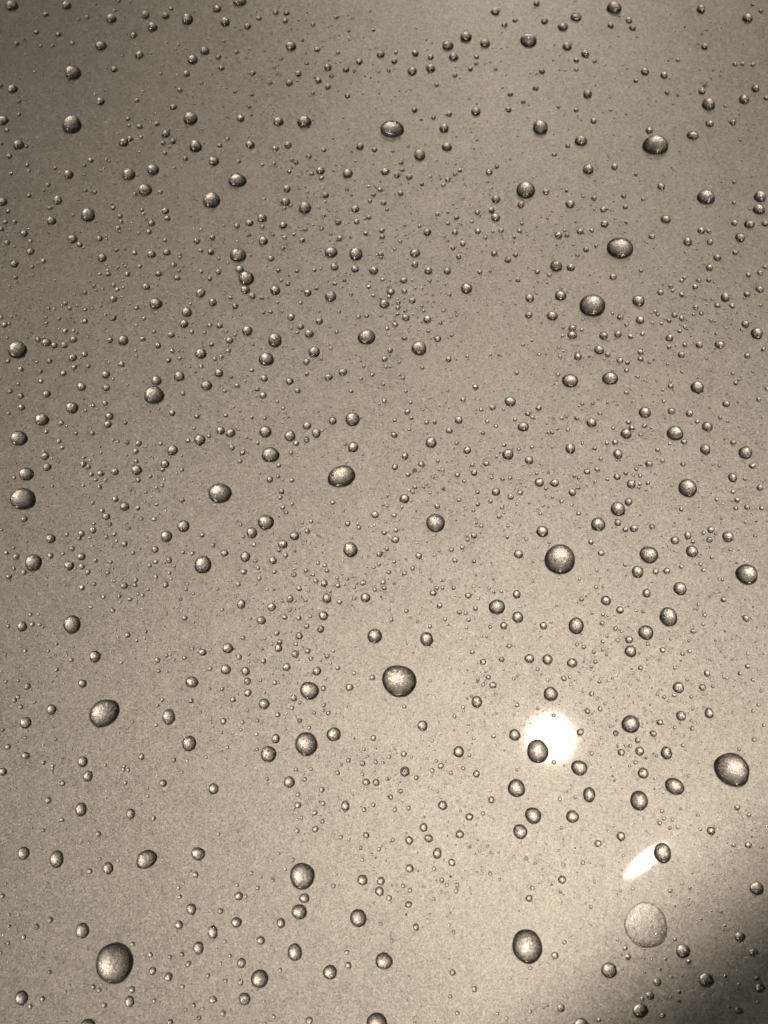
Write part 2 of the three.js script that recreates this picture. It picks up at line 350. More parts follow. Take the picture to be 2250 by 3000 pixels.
drop(1723, 496, 32, 29, 'small round water drop, nearest left of the top of the slanting trio');
drop(1533, 1250, 33, 28, 'small round water drop, third up and right of the dark round drop at centre right');
drop(1312, 133, 33, 27, 'small round water drop, third up and right of the flattened drop at top centre');
drop(725, 969, 31, 29, 'small round water drop, second below the chain drop at upper left');
drop(892, 2631, 31, 29, 'small round water drop, nearest below the drop topping the upright trio');
drop(11, 352, 32, 28, 'small round water drop, second left of the large drop at upper left');
drop(526, 1103, 32, 28, 'small round water drop, nearest up and right of the drop with a bead on top');
drop(401, 1377, 32, 28, 'small round water drop, nearest left of the plump oval left of centre');
drop(2230, 2896, 32, 28, 'small round water drop, third down and right of the flat puddle drop');
drop(719, 1631, 29, 30, 'small round water drop, nearest below the plump oval left of centre');
drop(66, 1835, 29, 30, 'small round water drop, nearest left of the lone round drop at left');
drop(152, 2079, 29, 30, 'small round water drop, nearest left of the big leaning oval at left');
drop(1671, 1314, 29, 30, 'small round water drop, third above the big round drop right of centre');
drop(327, 54, 31, 28, 'small round water drop, third above the large drop at upper left');
drop(548, 915, 31, 28, 'small round water drop, nearest down and left of the chain drop at upper left');
drop(203, 1657, 31, 28, 'small round water drop, nearest above the lone round drop at left');
drop(1775, 1759, 31, 28, 'small round water drop, nearest down and right of the big round drop right of centre');
drop(1281, 2500, 26, 33, 'small tall water drop, nearest up and left of the big upright drop near the bottom');
drop(1995, 2097, 29, 29, 'small round water drop, nearest right of the dark round drop right of glare');
drop(1019, 508, 30, 28, 'small round water drop, nearest down and left of the flattened drop at top centre');
drop(807, 850, 30, 28, 'small round water drop, nearest down and right of the chain drop at upper left');
drop(1186, 2260, 28, 30, 'small round water drop, nearest below the biggest drop near the middle');
drop(1733, 1238, 30, 28, 'small round water drop, fifth below the lowest of the slanting trio');
drop(627, 472, 31, 27, 'small round water drop, fourth above the chain drop at upper left');
drop(459, 1115, 31, 27, 'small round water drop, nearest above the drop with a bead on top');
drop(1676, 1942, 31, 27, 'small round water drop, nearest up and left of the dark round drop right of glare');
drop(1618, 925, 32, 26, 'small round water drop, second left of the lowest of the slanting trio');
drop(1071, 1751, 29, 28, 'small round water drop, nearest above the biggest drop near the middle');
drop(383, 2384, 27, 30, 'small round water drop, nearest above the slanted oval at lower left');
drop(708, 2821, 27, 30, 'small round water drop, third right of the giant drop at lower left');
drop(2077, 2089, 27, 30, 'small round water drop, nearest above the big slanted oval at right edge');
drop(853, 135, 31, 26, 'small round water drop, nearest up and left of the flattened drop at top centre');
drop(1012, 2361, 26, 31, 'small tall water drop, nearest down and right of the round drop under the pointed drop');
drop(2189, 53, 32, 25, 'small round water drop, third up and right of the top of the slanting trio');
drop(448, 79, 28, 28, 'small round water drop, nearest up and right of the large drop at upper left');
drop(1810, 1330, 28, 28, 'small round water drop, fourth up and right of the big round drop right of centre');
drop(565, 175, 29, 27, 'small round water drop, third up and right of the large drop at upper left');
drop(588, 858, 29, 27, 'small round water drop, nearest left of the chain drop at upper left');
drop(958, 1753, 27, 29, 'small round water drop, second above the drop with a pointed tip');
drop(149, 1578, 30, 26, 'small round water drop, nearest down and right of the wide oval hugging the left edge');
drop(1421, 126, 30, 26, 'small round water drop, nearest left of the blurry drop near the top edge');
drop(1185, 1461, 30, 26, 'small round water drop, nearest up and left of the dark round drop at centre right');
drop(2179, 291, 30, 26, 'small round water drop, second up and right of the top of the slanting trio');
drop(2168, 696, 30, 26, 'small round water drop, second right of the middle of the slanting trio');
drop(1755, 1025, 30, 26, 'small round water drop, second below the lowest of the slanting trio');
drop(2195, 656, 33, 24, 'small wide water drop, third right of the middle of the slanting trio');
drop(661, 65, 27, 28, 'small round water drop, second up and left of the flattened drop at top centre');
drop(202, 511, 28, 27, 'small round water drop, nearest below the large drop at upper left');
drop(1297, 2359, 28, 27, 'small round water drop, second down and left of the drop overlapping the round glare');
drop(2124, 871, 27, 28, 'small round water drop, nearest down and right of the middle of the slanting trio');
drop(1126, 890, 29, 26, 'small round water drop, fourth below the flattened drop at top centre');
drop(823, 2704, 26, 29, 'small round water drop, nearest down and left of the drop topping the upright trio');
drop(1551, 1929, 29, 26, 'small round water drop, second right of the biggest drop near the middle');
drop(1216, 741, 31, 24, 'small round water drop, nearest below the flattened drop at top centre');
drop(170, 587, 27, 27, 'small round water drop, second below the large drop at upper left');
drop(1394, 326, 27, 27, 'small round water drop, nearest down and left of the blurry drop near the top edge');
drop(2146, 1399, 27, 27, 'small round water drop, nearest above the teardrop at the right edge');
drop(676, 1268, 28, 26, 'small round water drop, second above the plump oval left of centre');
drop(829, 1594, 28, 26, 'small round water drop, third down and right of the plump oval left of centre');
drop(948, 1804, 28, 26, 'small round water drop, nearest above the drop with a pointed tip');
drop(1112, 2611, 26, 28, 'small round water drop, second right of the drop topping the upright trio');
drop(366, 1484, 29, 25, 'small round water drop, nearest right of the wide oval hugging the left edge');
drop(1309, 430, 30, 24, 'small round water drop, second right of the flattened drop at top centre');
drop(1950, 642, 30, 24, 'small round water drop, nearest up and right of the middle of the slanting trio');
drop(1687, 49, 34, 21, 'small wide water drop, nearest up and right of the blurry drop near the top edge');
drop(1301, 376, 27, 26, 'small round water drop, nearest right of the flattened drop at top centre');
drop(772, 705, 27, 26, 'small round water drop, nearest up and right of the chain drop at upper left');
drop(1849, 1418, 27, 26, 'small round water drop, third up and right of the big round drop right of centre');
drop(1519, 1623, 27, 26, 'small round water drop, nearest left of the big round drop right of centre');
drop(1874, 2200, 27, 26, 'small round water drop, nearest below the dark round drop right of glare');
drop(1819, 2450, 26, 27, 'small round water drop, nearest down and left of the tall oval above the slanted glare');
drop(214, 700, 28, 25, 'small round water drop, nearest up and right of the round drop near left edge');
drop(300, 755, 28, 25, 'small round water drop, second up and right of the round drop near left edge');
drop(707, 1770, 25, 28, 'small round water drop, third up and left of the drop with a pointed tip');
drop(768, 639, 28, 25, 'small round water drop, second above the chain drop at upper left');
drop(927, 1269, 25, 28, 'small round water drop, nearest up and left of the wide tilted oval above centre');
drop(863, 1570, 28, 25, 'small round water drop, nearest down and left of the wide tilted oval above centre');
drop(38, 260, 30, 24, 'small round water drop, nearest up and left of the large drop at upper left');
drop(837, 591, 30, 24, 'small round water drop, second up and right of the chain drop at upper left');
drop(196, 16, 28, 25, 'small round water drop, fourth above the large drop at upper left');
drop(240, 1132, 27, 25, 'small round water drop, nearest left of the drop with a bead on top');
drop(1262, 200, 27, 25, 'small round water drop, nearest up and right of the flattened drop at top centre');
drop(906, 977, 27, 25, 'small round water drop, third down and right of the chain drop at upper left');
drop(2108, 1009, 32, 22, 'small wide water drop, second down and right of the middle of the slanting trio');
drop(1580, 1413, 27, 25, 'small round water drop, nearest above the big round drop right of centre');
drop(137, 1003, 28, 24, 'small round water drop, nearest right of the round drop near left edge');
drop(152, 647, 29, 24, 'small round water drop, nearest above the round drop near left edge');
drop(1649, 78, 30, 23, 'small wide water drop, nearest right of the blurry drop near the top edge');
drop(720, 1966, 26, 25, 'small round water drop, second left of the drop with a pointed tip');
drop(2053, 27, 26, 25, 'small round water drop, nearest above the top of the slanting trio');
drop(1721, 275, 26, 25, 'small round water drop, nearest down and right of the blurry drop near the top edge');
drop(1552, 873, 26, 25, 'small round water drop, third left of the lowest of the slanting trio');
drop(2083, 2434, 26, 25, 'small round water drop, nearest up and right of the drop at the slanted glare');
drop(1095, 792, 27, 24, 'small round water drop, third below the flattened drop at top centre');
drop(363, 418, 28, 24, 'small round water drop, nearest right of the large drop at upper left');
drop(719, 849, 28, 24, 'small round water drop, nearest below the chain drop at upper left');
drop(766, 1817, 28, 24, 'small round water drop, nearest up and left of the drop with a pointed tip');
drop(808, 2164, 24, 28, 'small tall water drop, nearest left of the round drop under the pointed drop');
drop(1676, 981, 29, 23, 'small round water drop, nearest down and left of the lowest of the slanting trio');
drop(700, 2625, 25, 25, 'small round water drop, nearest left of the drop topping the upright trio');
drop(1200, 2544, 25, 25, 'small round water drop, second up and left of the big upright drop near the bottom');
drop(1894, 1738, 25, 25, 'small round water drop, third right of the big round drop right of centre');
drop(1926, 2877, 25, 25, 'small round water drop, nearest below the flat puddle drop');
drop(242, 2002, 26, 24, 'small round water drop, nearest up and left of the big leaning oval at left');
drop(525, 2709, 24, 26, 'small round water drop, nearest up and right of the giant drop at lower left');
drop(1241, 2424, 24, 26, 'small round water drop, third down and left of the drop overlapping the round glare');
drop(2014, 708, 26, 24, 'small round water drop, nearest right of the middle of the slanting trio');
drop(1768, 983, 26, 24, 'small round water drop, nearest below the lowest of the slanting trio');
drop(9, 591, 27, 24, 'small round water drop, nearest down and left of the large drop at upper left');
drop(1208, 208, 28, 23, 'small round water drop, nearest above the flattened drop at top centre');
drop(1329, 167, 28, 23, 'small round water drop, second up and right of the flattened drop at top centre');
drop(2209, 2791, 28, 23, 'small round water drop, second right of the flat puddle drop');
drop(427, 44, 24, 25, 'small round water drop, second up and right of the large drop at upper left');
drop(486, 392, 25, 24, 'small round water drop, second right of the large drop at upper left');
drop(540, 949, 25, 24, 'small round water drop, second down and left of the chain drop at upper left');
drop(1199, 2462, 24, 25, 'small round water drop, second down and right of the round drop under the pointed drop');
drop(1550, 1348, 25, 24, 'small round water drop, second above the big round drop right of centre');
drop(1647, 2577, 25, 24, 'small round water drop, nearest up and right of the big upright drop near the bottom');
drop(642, 1093, 26, 24, 'small round water drop, second right of the drop with a bead on top');
drop(1452, 637, 26, 24, 'small round water drop, second left of the middle of the slanting trio');

// ---------- the fine beads between them ----------
{
  const spots = [];
  const beads = (list) => { for (let i = 0; i < list.length; i += 3) spots.push(list.slice(i, i + 3)); };
  beads([734,424,27,929,1966,27,1670,597,27,1197,2650,22,1661,136,28,647,1261,24,1347,2444,24,2079,362,24,409,161,25,703,790,25,1344,1230,25,1375,2393,24,1256,2456,24,1857,1548,25,2165,2962,25,601,149,26,1714,157,26,1440,2343,22,1035,1310,31,392,103,24,76,2213,24,796,1778,24,1476,1833,24,865,1916,24,1693,1045,24,1592,1833,24,445,745,25,429,840,23,321,1220,25,484,1359,25,133,1336,25,1189,930,25,900,1247,25,800,1642,25,1116,2581,23,137,1154,26,1451,34,26,1902,382,22,816,356,28,939,500,24]);
  beads([764,2755,24,594,1911,23,1453,1441,24,840,1954,24,1625,1415,24,1841,1470,24,1514,1741,24,1875,938,25,1905,2917,25,2058,2014,21,295,297,24,331,931,23,311,1097,24,312,1513,24,980,782,24,1252,936,24,1005,1090,24,1889,210,23,2225,847,24,1843,1874,23,1816,1787,23,1700,2145,23,2015,1569,24,239,1631,25,494,2862,25,2213,259,25,727,2030,23,9,2260,23,1255,793,24,1073,2291,22,1549,922,24,1820,2204,22,1644,2953,24,1041,612,24,830,660,24,1252,680,24,1396,2267,21,1771,656,24,740,867,22,337,1382,23]);
  beads([725,1996,23,478,2294,22,1158,1581,23,850,1755,23,906,2990,22,1677,1442,23,706,347,24,624,886,24,844,425,24,841,553,24,1444,2007,21,1937,546,24,2183,949,24,1977,1583,24,1953,1672,21,637,26,24,216,994,24,214,1048,24,1672,783,24,1676,962,24,1961,990,24,1453,583,28,486,47,22,547,216,22,313,1136,22,940,1843,22,1102,2292,22,1324,2527,22,1901,1359,22,1626,2799,22,72,684,23,317,1243,23,963,1104,23,849,1117,23,775,1108,23,816,1899,23,1024,2014,23,2078,784,23,1219,2716,20,1967,1204,24]);
  beads([335,203,22,731,653,22,64,1194,22,658,1620,22,448,2844,22,624,2929,22,1282,992,22,791,1405,21,950,1709,22,1810,979,22,1996,1039,22,2127,1183,22,2185,1811,22,1752,2471,22,673,997,23,142,2344,20,961,197,23,1040,788,23,1369,1319,23,975,1233,23,2054,675,23,90,736,24,1129,503,24,1945,220,24,1636,689,24,2101,754,24,726,77,21,649,199,21,445,654,21,273,1553,21,1217,156,21,1853,81,21,2226,1428,21,2071,1972,21,333,876,22,1216,775,22,1145,855,22,924,2429,20,1595,61,22,139,1368,24]);
  beads([509,313,20,644,954,21,160,1012,21,455,1609,21,148,1628,20,1183,821,21,1389,1569,21,877,1863,21,1572,10,21,1808,1397,21,2082,1552,21,43,774,22,190,1011,22,655,2113,19,1116,159,22,1311,794,22,902,858,22,853,929,22,2063,136,22,1526,599,22,2020,1211,23,296,1387,20,1488,761,20,1316,1262,20,2056,268,20,2219,2867,20,618,738,21,48,1630,21,1163,512,21,936,941,21,1187,1336,21,1099,1508,21,1183,2209,19,1140,2631,19,2241,655,21,489,739,22,1055,429,22,135,42,19,577,706,19,640,797,19]);
  beads([690,897,20,239,1563,20,27,1689,20,875,216,19,1155,179,20,991,650,19,1208,880,20,1389,1385,20,1496,1455,19,1227,1628,20,1269,1737,20,861,2045,19,873,2359,19,1021,2828,19,1921,1674,20,1914,2149,20,1550,2632,19,364,1716,21,81,2011,21,705,2878,18,848,242,21,1326,2849,18,1800,488,21,1599,561,21,2080,708,21,2188,862,21,1810,1531,21,1062,2236,17,172,101,19,465,803,19,520,814,19,245,1359,19,147,2695,19,961,254,19,1478,72,19,1127,1051,19,1073,2447,19,1789,74,19,1976,923,19,1868,2169,19]);
  beads([1840,2803,19,507,414,20,463,1012,20,407,1299,20,339,1462,20,1053,181,20,1433,504,20,1448,742,20,794,757,20,898,1060,20,771,1158,20,1281,1483,18,1470,1932,18,1415,1939,20,2189,1042,20,2204,1365,20,1720,1382,20,1761,1620,20,2192,2476,20,1935,857,21,2048,1010,21,3,251,15,544,464,18,234,717,18,186,1094,19,241,1722,18,374,1860,19,573,2562,18,1194,1206,19,1443,1193,19,1112,1623,19,1372,1745,18,901,1907,19,1842,59,19,1767,613,19,1910,693,19,1965,1131,18,2159,1465,18,1933,2116,19,387,2899,20]);
  beads([1440,616,20,1288,1774,17,2151,653,20,1699,678,20,1816,1056,20,1721,2083,17,485,618,21,1014,203,21,2146,358,21,1796,811,22,28,457,18,381,407,18,266,470,18,491,640,18,509,776,18,14,952,18,240,1660,18,683,2049,18,263,2553,18,809,35,18,930,145,18,1262,167,18,1045,649,18,1333,680,18,1400,677,18,1155,1274,18,899,1289,18,1425,1358,18,820,1881,18,1292,2244,18,1588,208,18,2192,805,18,2078,1581,18,365,1594,19,288,2443,17,646,2669,17,1495,275,17,808,435,19,844,831,17,881,957,19]);
  beads([1235,1360,19,1144,2335,17,1941,1904,17,2031,1849,17,1804,2148,19,1652,1988,17,990,1716,16,694,662,17,505,1210,18,496,1641,18,258,1676,17,415,2217,18,654,2969,18,933,236,18,1316,334,18,1314,1052,18,1393,1134,18,1157,1368,18,1094,2162,17,1390,2898,17,2153,740,17,1578,1195,18,2003,1294,18,2148,1296,18,1802,1296,18,1524,1443,17,2119,1756,17,1733,2032,17,2160,2366,18,486,1713,19,560,2053,16,1489,320,19,825,1440,19,1817,929,19,2209,2167,16,1758,2077,16,2246,1139,14,954,571,20,50,128,17,410,371,17]);
  beads([352,634,17,22,711,17,374,804,17,680,1311,17,542,1811,17,462,1934,17,61,2071,17,553,2823,17,840,38,17,1098,438,17,905,458,17,886,703,17,996,698,17,1119,675,17,1338,637,17,1468,675,17,1143,1026,17,868,1299,17,861,1684,17,877,1724,17,772,1936,17,1091,1985,17,943,2313,17,922,2381,17,2153,188,17,1740,580,17,1997,862,17,1780,1038,17,1910,1543,17,1731,1588,17,437,679,18,695,1130,18,218,1076,18,61,1082,18,62,1160,18,533,1465,18,72,1521,18,24,2188,18,184,2295,16,1174,566,18]);
  beads([1185,852,18,2038,900,18,2144,895,18,1850,1253,18,1832,1551,18,1943,2976,18,292,699,19,502,981,19,1570,257,19,1717,731,19,623,695,17,494,1056,17,180,1239,17,398,1322,17,268,1390,17,715,1675,17,450,2397,16,125,2926,17,1018,281,17,901,1556,17,1393,1782,16,1574,796,17,2189,1486,17,112,995,18,357,1067,18,249,1038,18,212,1607,18,108,2715,18,70,2745,15,1356,714,18,1220,2278,14,348,2,16,256,50,16,108,95,16,640,167,16,740,214,16,402,294,16,460,363,16,148,609,16,5,672,16]);
  beads([346,668,16,395,741,16,334,835,16,250,941,16,419,993,16,620,1009,16,146,1058,16,578,1220,16,711,1326,16,373,1296,16,300,1496,16,331,1789,16,96,1829,16,701,1924,16,533,2796,16,441,2797,16,274,2891,16,306,2945,16,836,61,16,1378,201,16,1270,344,16,942,521,16,1312,527,16,1114,556,16,1124,594,16,1344,752,16,1357,1170,16,1340,1391,16,1019,1534,16,1333,1642,16,1185,1679,16,926,1702,16,1064,1708,16,1279,1723,16,1491,1893,16,835,1808,16,899,1835,16,811,1855,16,806,2000,16,948,2017,16]);
  beads([814,2094,16,2244,287,16,1832,606,16,2076,677,16,1518,821,16,2036,840,16,2222,1170,16,1749,1374,16,396,569,17,121,1117,17,71,1676,17,1120,693,17,989,2264,15,871,2434,15,1201,2608,15,1997,932,17,1546,1212,17,1803,1841,15,1515,2065,15,192,970,18,872,1144,18,1446,2156,14,1876,1032,18,1199,518,19,1739,354,19,128,2234,15,1158,951,16,1250,1237,16,855,1407,16,1941,1349,16,406,1406,17,1319,2919,14,2101,895,17,1876,1052,17,2028,2134,14,1733,2207,14,693,152,15,56,297,15,21,381,15,644,426,15]);
  beads([86,573,15,44,650,15,588,733,15,318,803,15,615,816,15,401,902,15,193,889,15,615,952,15,505,1028,15,31,1146,15,551,1291,15,400,1351,15,271,1269,15,173,1293,15,260,1368,15,452,1521,15,457,1646,15,316,1678,15,209,1933,15,609,2858,15,8,2625,15,291,2901,15,759,53,15,1396,166,15,1279,248,15,1333,509,15,1081,637,15,1072,684,15,1312,653,15,1398,622,15,816,792,15,768,872,15,1166,901,15,1051,928,15,1185,991,15,829,1487,15,1052,1546,15,1155,1510,15,1354,1604,15,1323,1610,15]);
  beads([1389,1644,15,1126,1561,15,1160,1553,15,1139,1676,15,995,1764,15,1123,1706,15,876,1811,15,878,2111,15,1431,1984,15,1267,2258,15,947,2354,15,1295,2578,15,1509,59,15,1688,176,15,2205,190,15,1624,452,15,1827,574,15,1522,677,15,1511,746,15,1609,805,15,1882,978,15,1965,838,15,2047,821,15,2006,1010,15,2236,1023,15,1838,1062,15,1835,1085,15,2155,1122,15,1841,1237,15,2000,1360,15,2147,1441,15,2231,1489,15,1695,1504,15,1704,1755,15,2190,1952,15,1832,2778,15,2018,2817,15,1755,2988,15,309,1181,16,977,2595,14]);
  beads([1888,1247,16,1764,1826,14,5,420,12,322,996,20,1115,744,17,1174,2318,14,2226,799,18,2222,2065,14,128,765,16,698,1712,14,1462,1513,14,1847,986,16,499,2994,17,1215,322,17,1271,2545,13,154,134,14,484,449,14,162,493,14,81,484,14,332,609,14,47,813,14,528,754,14,250,857,14,562,972,14,669,1028,14,649,1045,14,630,1052,14,590,1074,14,259,1073,14,119,1088,14,24,1059,14,137,1265,14,274,1189,14,662,1217,14,533,1377,14,441,1395,14,593,1568,14,564,1621,14,324,1646,14,398,1700,14]);
  beads([396,1714,14,74,1906,14,166,1962,14,712,1869,14,616,1959,14,651,2018,14,182,2402,14,361,2254,14,568,2945,14,89,2948,14,389,2766,14,1396,186,14,868,476,14,1179,497,14,833,610,14,895,672,14,1116,754,14,1406,797,14,921,792,14,1081,840,14,1075,925,14,899,1095,14,754,1140,14,1338,1298,14,1215,1378,14,1437,1468,14,1471,1486,14,912,1527,14,1410,1541,14,958,1672,14,804,1676,14,760,1695,14,1147,1815,14,911,1929,14,959,1923,14,856,2074,14,1101,2232,14,799,2579,14,1016,2790,14,1862,237,14]);
  beads([2175,188,14,1954,271,14,2064,250,14,1688,322,14,1533,298,14,1661,689,14,1920,912,14,2076,821,14,1960,1017,14,1778,1298,14,1760,1344,14,1833,1386,14,2030,1587,14,1831,1654,14,1710,1896,14,2020,1908,14,1876,1957,14,1933,2411,14,2149,2476,14,1708,2527,14,1553,2835,14,1882,2927,14,1346,1794,14,1373,1816,14,1809,1875,14,737,2558,14,1185,2070,13,1332,2099,13,999,2453,13,212,127,14,528,264,14,375,348,14,479,419,14,667,407,14,470,563,14,141,542,14,24,619,14,17,651,14,90,707,14,345,848,14]);
  beads([422,933,14,452,972,14,4,930,14,738,1085,14,537,1153,14,613,1278,14,477,1376,14,471,1300,14,183,1312,14,293,1427,14,405,1488,14,232,1577,14,312,1573,14,625,1597,14,20,1620,14,277,1711,14,304,1749,14,90,1800,14,465,1966,14,43,2052,14,510,2226,14,498,2803,14,535,2890,14,661,2873,14,583,2982,14,917,72,14,985,51,14,899,185,14,972,222,14,791,243,14,1333,220,14,949,439,14,914,509,14,1175,476,14,1347,499,14,1456,487,14,1094,571,14,769,665,14,829,727,14,1281,627,14]);
  beads([1327,726,14,881,887,14,1140,870,14,1167,887,14,1091,1097,14,1126,1175,14,817,1363,14,1195,1390,14,1384,1362,14,1216,1427,14,1345,1465,14,822,1458,14,975,1472,14,1370,1580,14,837,1627,14,1133,1608,14,1209,1665,14,897,1672,14,1126,1723,14,1098,1728,14,1384,1910,14,990,1957,14,949,2066,14,962,2089,14,893,2283,14,873,2328,14,1067,2372,14,1157,2372,14,1197,2367,14,1436,2559,14,1339,2593,14,1336,2610,14,802,2978,14,2228,32,14,1663,427,14,1884,584,14,2151,534,14,1733,674,14,1878,793,14,1927,921,14]);
  beads([1960,939,14,2054,918,14,1997,822,14,2240,782,14,1835,1150,14,1560,1222,14,1689,1225,14,2042,1235,14,1926,1318,14,1742,1313,14,1645,1468,14,2155,1489,14,1995,1492,14,2061,1561,14,2052,1653,14,1996,1660,14,2064,1802,14,1999,1915,14,2129,1986,14,1975,2037,14,2001,2183,14,1985,2422,14,1651,2535,14,1559,2601,14,1304,1814,13,1690,1888,13,2238,2124,12,1623,2233,14,502,26,13,56,335,13,739,277,13,32,509,13,251,558,13,356,649,13,484,704,13,342,732,13,411,780,13,590,795,13,676,872,13,205,903,13]);
  beads([174,933,13,527,1050,13,659,1145,13,703,1351,13,281,1406,13,272,1473,13,322,1535,13,196,1567,13,379,1547,13,336,1565,13,745,1596,13,390,1620,13,439,1657,13,281,1642,13,458,1690,13,350,1747,13,418,1744,13,381,1755,13,24,1835,13,541,1927,13,53,2041,13,711,2116,13,8,2138,13,154,2245,13,154,2252,13,367,2294,13,527,2627,13,452,2932,13,990,154,13,855,469,13,803,479,13,848,503,13,1236,539,13,852,602,13,1084,588,13,942,669,13,835,696,13,1173,707,13,871,794,13,981,831,13]);
  beads([1121,819,13,1259,822,13,1029,862,13,1187,909,13,1290,946,13,1317,863,13,1135,962,13,793,914,13,1029,1146,13,1274,1237,13,1477,1304,13,853,1326,13,1283,1350,13,1472,1403,13,1495,1400,13,1399,1442,13,1400,1477,13,1387,1495,13,815,1396,13,818,1612,13,932,1649,13,952,1656,13,1191,1790,13,1260,1835,13,906,2132,13,754,2111,13,1021,2228,13,1140,2217,13,1356,2251,13,945,2406,13,1181,2595,13,755,2601,13,1329,2731,13,821,2842,13,1340,2968,13,1742,179,13,1986,176,13,1688,203,13,1863,510,13,2150,594,13]);
  beads([1746,720,13,1692,746,13,1835,952,13,1704,966,13,1991,970,13,2004,813,13,2099,977,13,1514,1092,13,1635,1097,13,1706,1183,13,1758,1211,13,1663,1259,13,1876,1274,13,1520,1316,13,1683,1394,13,1695,1429,13,1864,1374,13,1898,1415,13,2182,1403,13,2085,1633,13,1744,1939,13,2168,1972,13,2025,2041,13,1604,1992,13,1575,1960,13,1622,2096,13,1640,2342,13,2194,2387,13,1964,2609,13,1654,2761,13,1991,2906,13,1553,2964,13,1766,1879,12,1740,1911,12,1645,2425,12,746,2198,10,1854,2603,13,1575,2076,11,119,135,12,472,216,12]);
  beads([414,402,12,700,473,12,248,485,12,312,467,12,279,563,12,407,683,12,527,746,12,316,793,12,524,794,12,276,838,12,143,905,12,599,975,12,689,981,12,216,969,12,524,1028,12,677,1105,12,26,1212,12,368,1239,12,569,1255,12,738,1223,12,346,1294,12,223,1270,12,129,1323,12,42,1400,12,459,1478,12,276,1534,12,713,1572,12,746,1643,12,41,1666,12,637,1726,12,529,1756,12,267,1779,12,651,1786,12,400,1876,12,166,1887,12,488,1921,12,476,2050,12,457,2124,12,163,2166,12,667,2189,12]);
  beads([376,2256,12,720,2626,12,659,2758,12,674,2800,12,146,2848,12,1021,90,12,1037,207,12,1139,206,12,1299,542,12,1017,556,12,1134,614,12,861,687,12,1229,662,12,1444,678,12,1422,696,12,1311,705,12,1157,730,12,824,821,12,1009,821,12,1094,866,12,994,913,12,813,886,12,872,974,12,970,1021,12,1058,1110,12,1182,1107,12,813,1176,12,830,1196,12,1203,1179,12,1409,1200,12,1206,1224,12,1157,1231,12,1427,1235,12,1415,1269,12,1455,1338,12,776,1225,12,1360,1410,12,1209,1442,12,755,1298,12,840,1502,12]);
  beads([1486,1574,12,1155,1646,12,1111,1653,12,988,1693,12,757,1664,12,1038,1754,12,1297,1722,12,1329,1722,12,1387,1718,12,1364,1796,12,849,1787,12,910,1806,12,868,1887,12,976,1907,12,954,1988,12,1037,1972,12,920,2088,12,1357,2072,12,1415,2006,12,754,2196,12,1122,2235,12,1278,2229,12,868,2254,12,911,2253,12,1321,2264,12,1094,2358,12,1415,2383,12,1057,2484,12,1110,2488,12,1151,2461,12,1376,2481,12,1309,2592,12,859,2519,12,1115,2706,12,1148,2756,12,1485,2984,12,2204,14,12,1985,278,12,1636,313,12,1660,558,12]);
  beads([1529,655,12,1507,694,12,1794,918,12,2006,957,12,1971,852,12,1637,1018,12,1868,1104,12,2146,1094,12,1509,1229,12,1645,1225,12,1608,1267,12,1796,1254,12,2110,1223,12,1695,1401,12,1599,1431,12,1875,1394,12,1874,1418,12,1779,1404,12,2099,1463,12,1583,1505,12,1542,1580,12,2212,1570,12,2061,1671,12,1746,1721,12,2116,1697,12,2046,1771,12,1767,1800,12,1778,1863,12,1733,1953,12,2060,1829,12,1965,1871,12,2205,1992,12,2229,2024,12,2012,1991,12,2088,2011,12,1946,2042,12,2206,2083,12,2165,2195,12,1977,2131,12,1846,2185,12]);
  beads([1861,2233,12,1738,2115,12,1756,1997,12,1686,2334,12,1919,2280,12,1939,2376,12,1945,2398,12,1970,2401,12,2044,2388,12,2231,2483,12,1542,2515,12,1642,2614,12,1731,2657,12,2021,2600,12,1978,2752,12,1966,2863,12,2221,2938,12,1991,2931,12,1817,2610,10,335,31,11,231,58,11,656,121,11,591,244,11,731,313,11,79,429,11,379,368,11,85,501,11,328,597,11,350,677,11,416,615,11,421,626,11,731,688,11,95,782,11,346,783,11,294,803,11,642,758,11,301,846,11,160,905,11,251,908,11,136,947,11]);
  beads([28,949,11,397,1027,11,108,1061,11,55,1125,11,311,1406,11,459,1429,11,427,1443,11,475,1423,11,415,1520,11,264,1575,11,705,1537,11,537,1618,11,497,1679,11,185,1622,11,5,1552,11,336,1702,11,434,1728,11,545,1727,11,117,1830,11,428,1851,11,142,1907,11,356,1941,11,564,1901,11,730,1917,11,18,1997,11,462,2066,11,706,2138,11,75,2161,11,548,2229,11,309,2242,11,127,2432,11,433,2332,11,696,2593,11,523,2600,11,595,2956,11,27,2712,11,25,2763,11,17,2590,11,2,2792,11,1094,88,11]);
  beads([886,118,11,917,273,11,804,197,11,813,216,11,1160,154,11,1452,203,11,1234,350,11,769,483,11,1261,517,11,948,632,11,935,608,11,926,846,11,1165,920,11,1241,911,11,1299,910,11,772,916,11,987,972,11,942,1050,11,1255,970,11,1323,982,11,1131,1075,11,1066,1073,11,1123,1126,11,1463,1039,11,1238,1078,11,1311,1144,11,1190,1146,11,1239,1200,11,1453,1248,11,1011,1301,11,1298,1377,11,1441,1400,11,1299,1432,11,1241,1427,11,1135,1451,11,1177,1485,11,856,1476,11,1396,1532,11,1095,1662,11,1017,1696,11]);
  beads([918,1684,11,966,1732,11,752,1642,11,896,1759,11,1155,1709,11,1140,1785,11,1433,1723,11,1469,1732,11,1367,1838,11,1436,1837,11,764,1993,11,775,2029,11,752,2151,11,1400,1990,11,1266,2170,11,1066,2195,11,1076,2216,11,1375,2213,11,783,2282,11,1062,2269,11,1134,2281,11,1062,2519,11,1438,2498,11,1271,2634,11,1215,2997,11,1789,323,11,1708,576,11,1835,651,11,1680,717,11,2169,411,11,1645,843,11,1707,935,11,1648,984,11,1911,946,11,2031,922,11,2083,939,11,2172,966,11,1956,1066,11,1641,1044,11,1580,1038,11]);
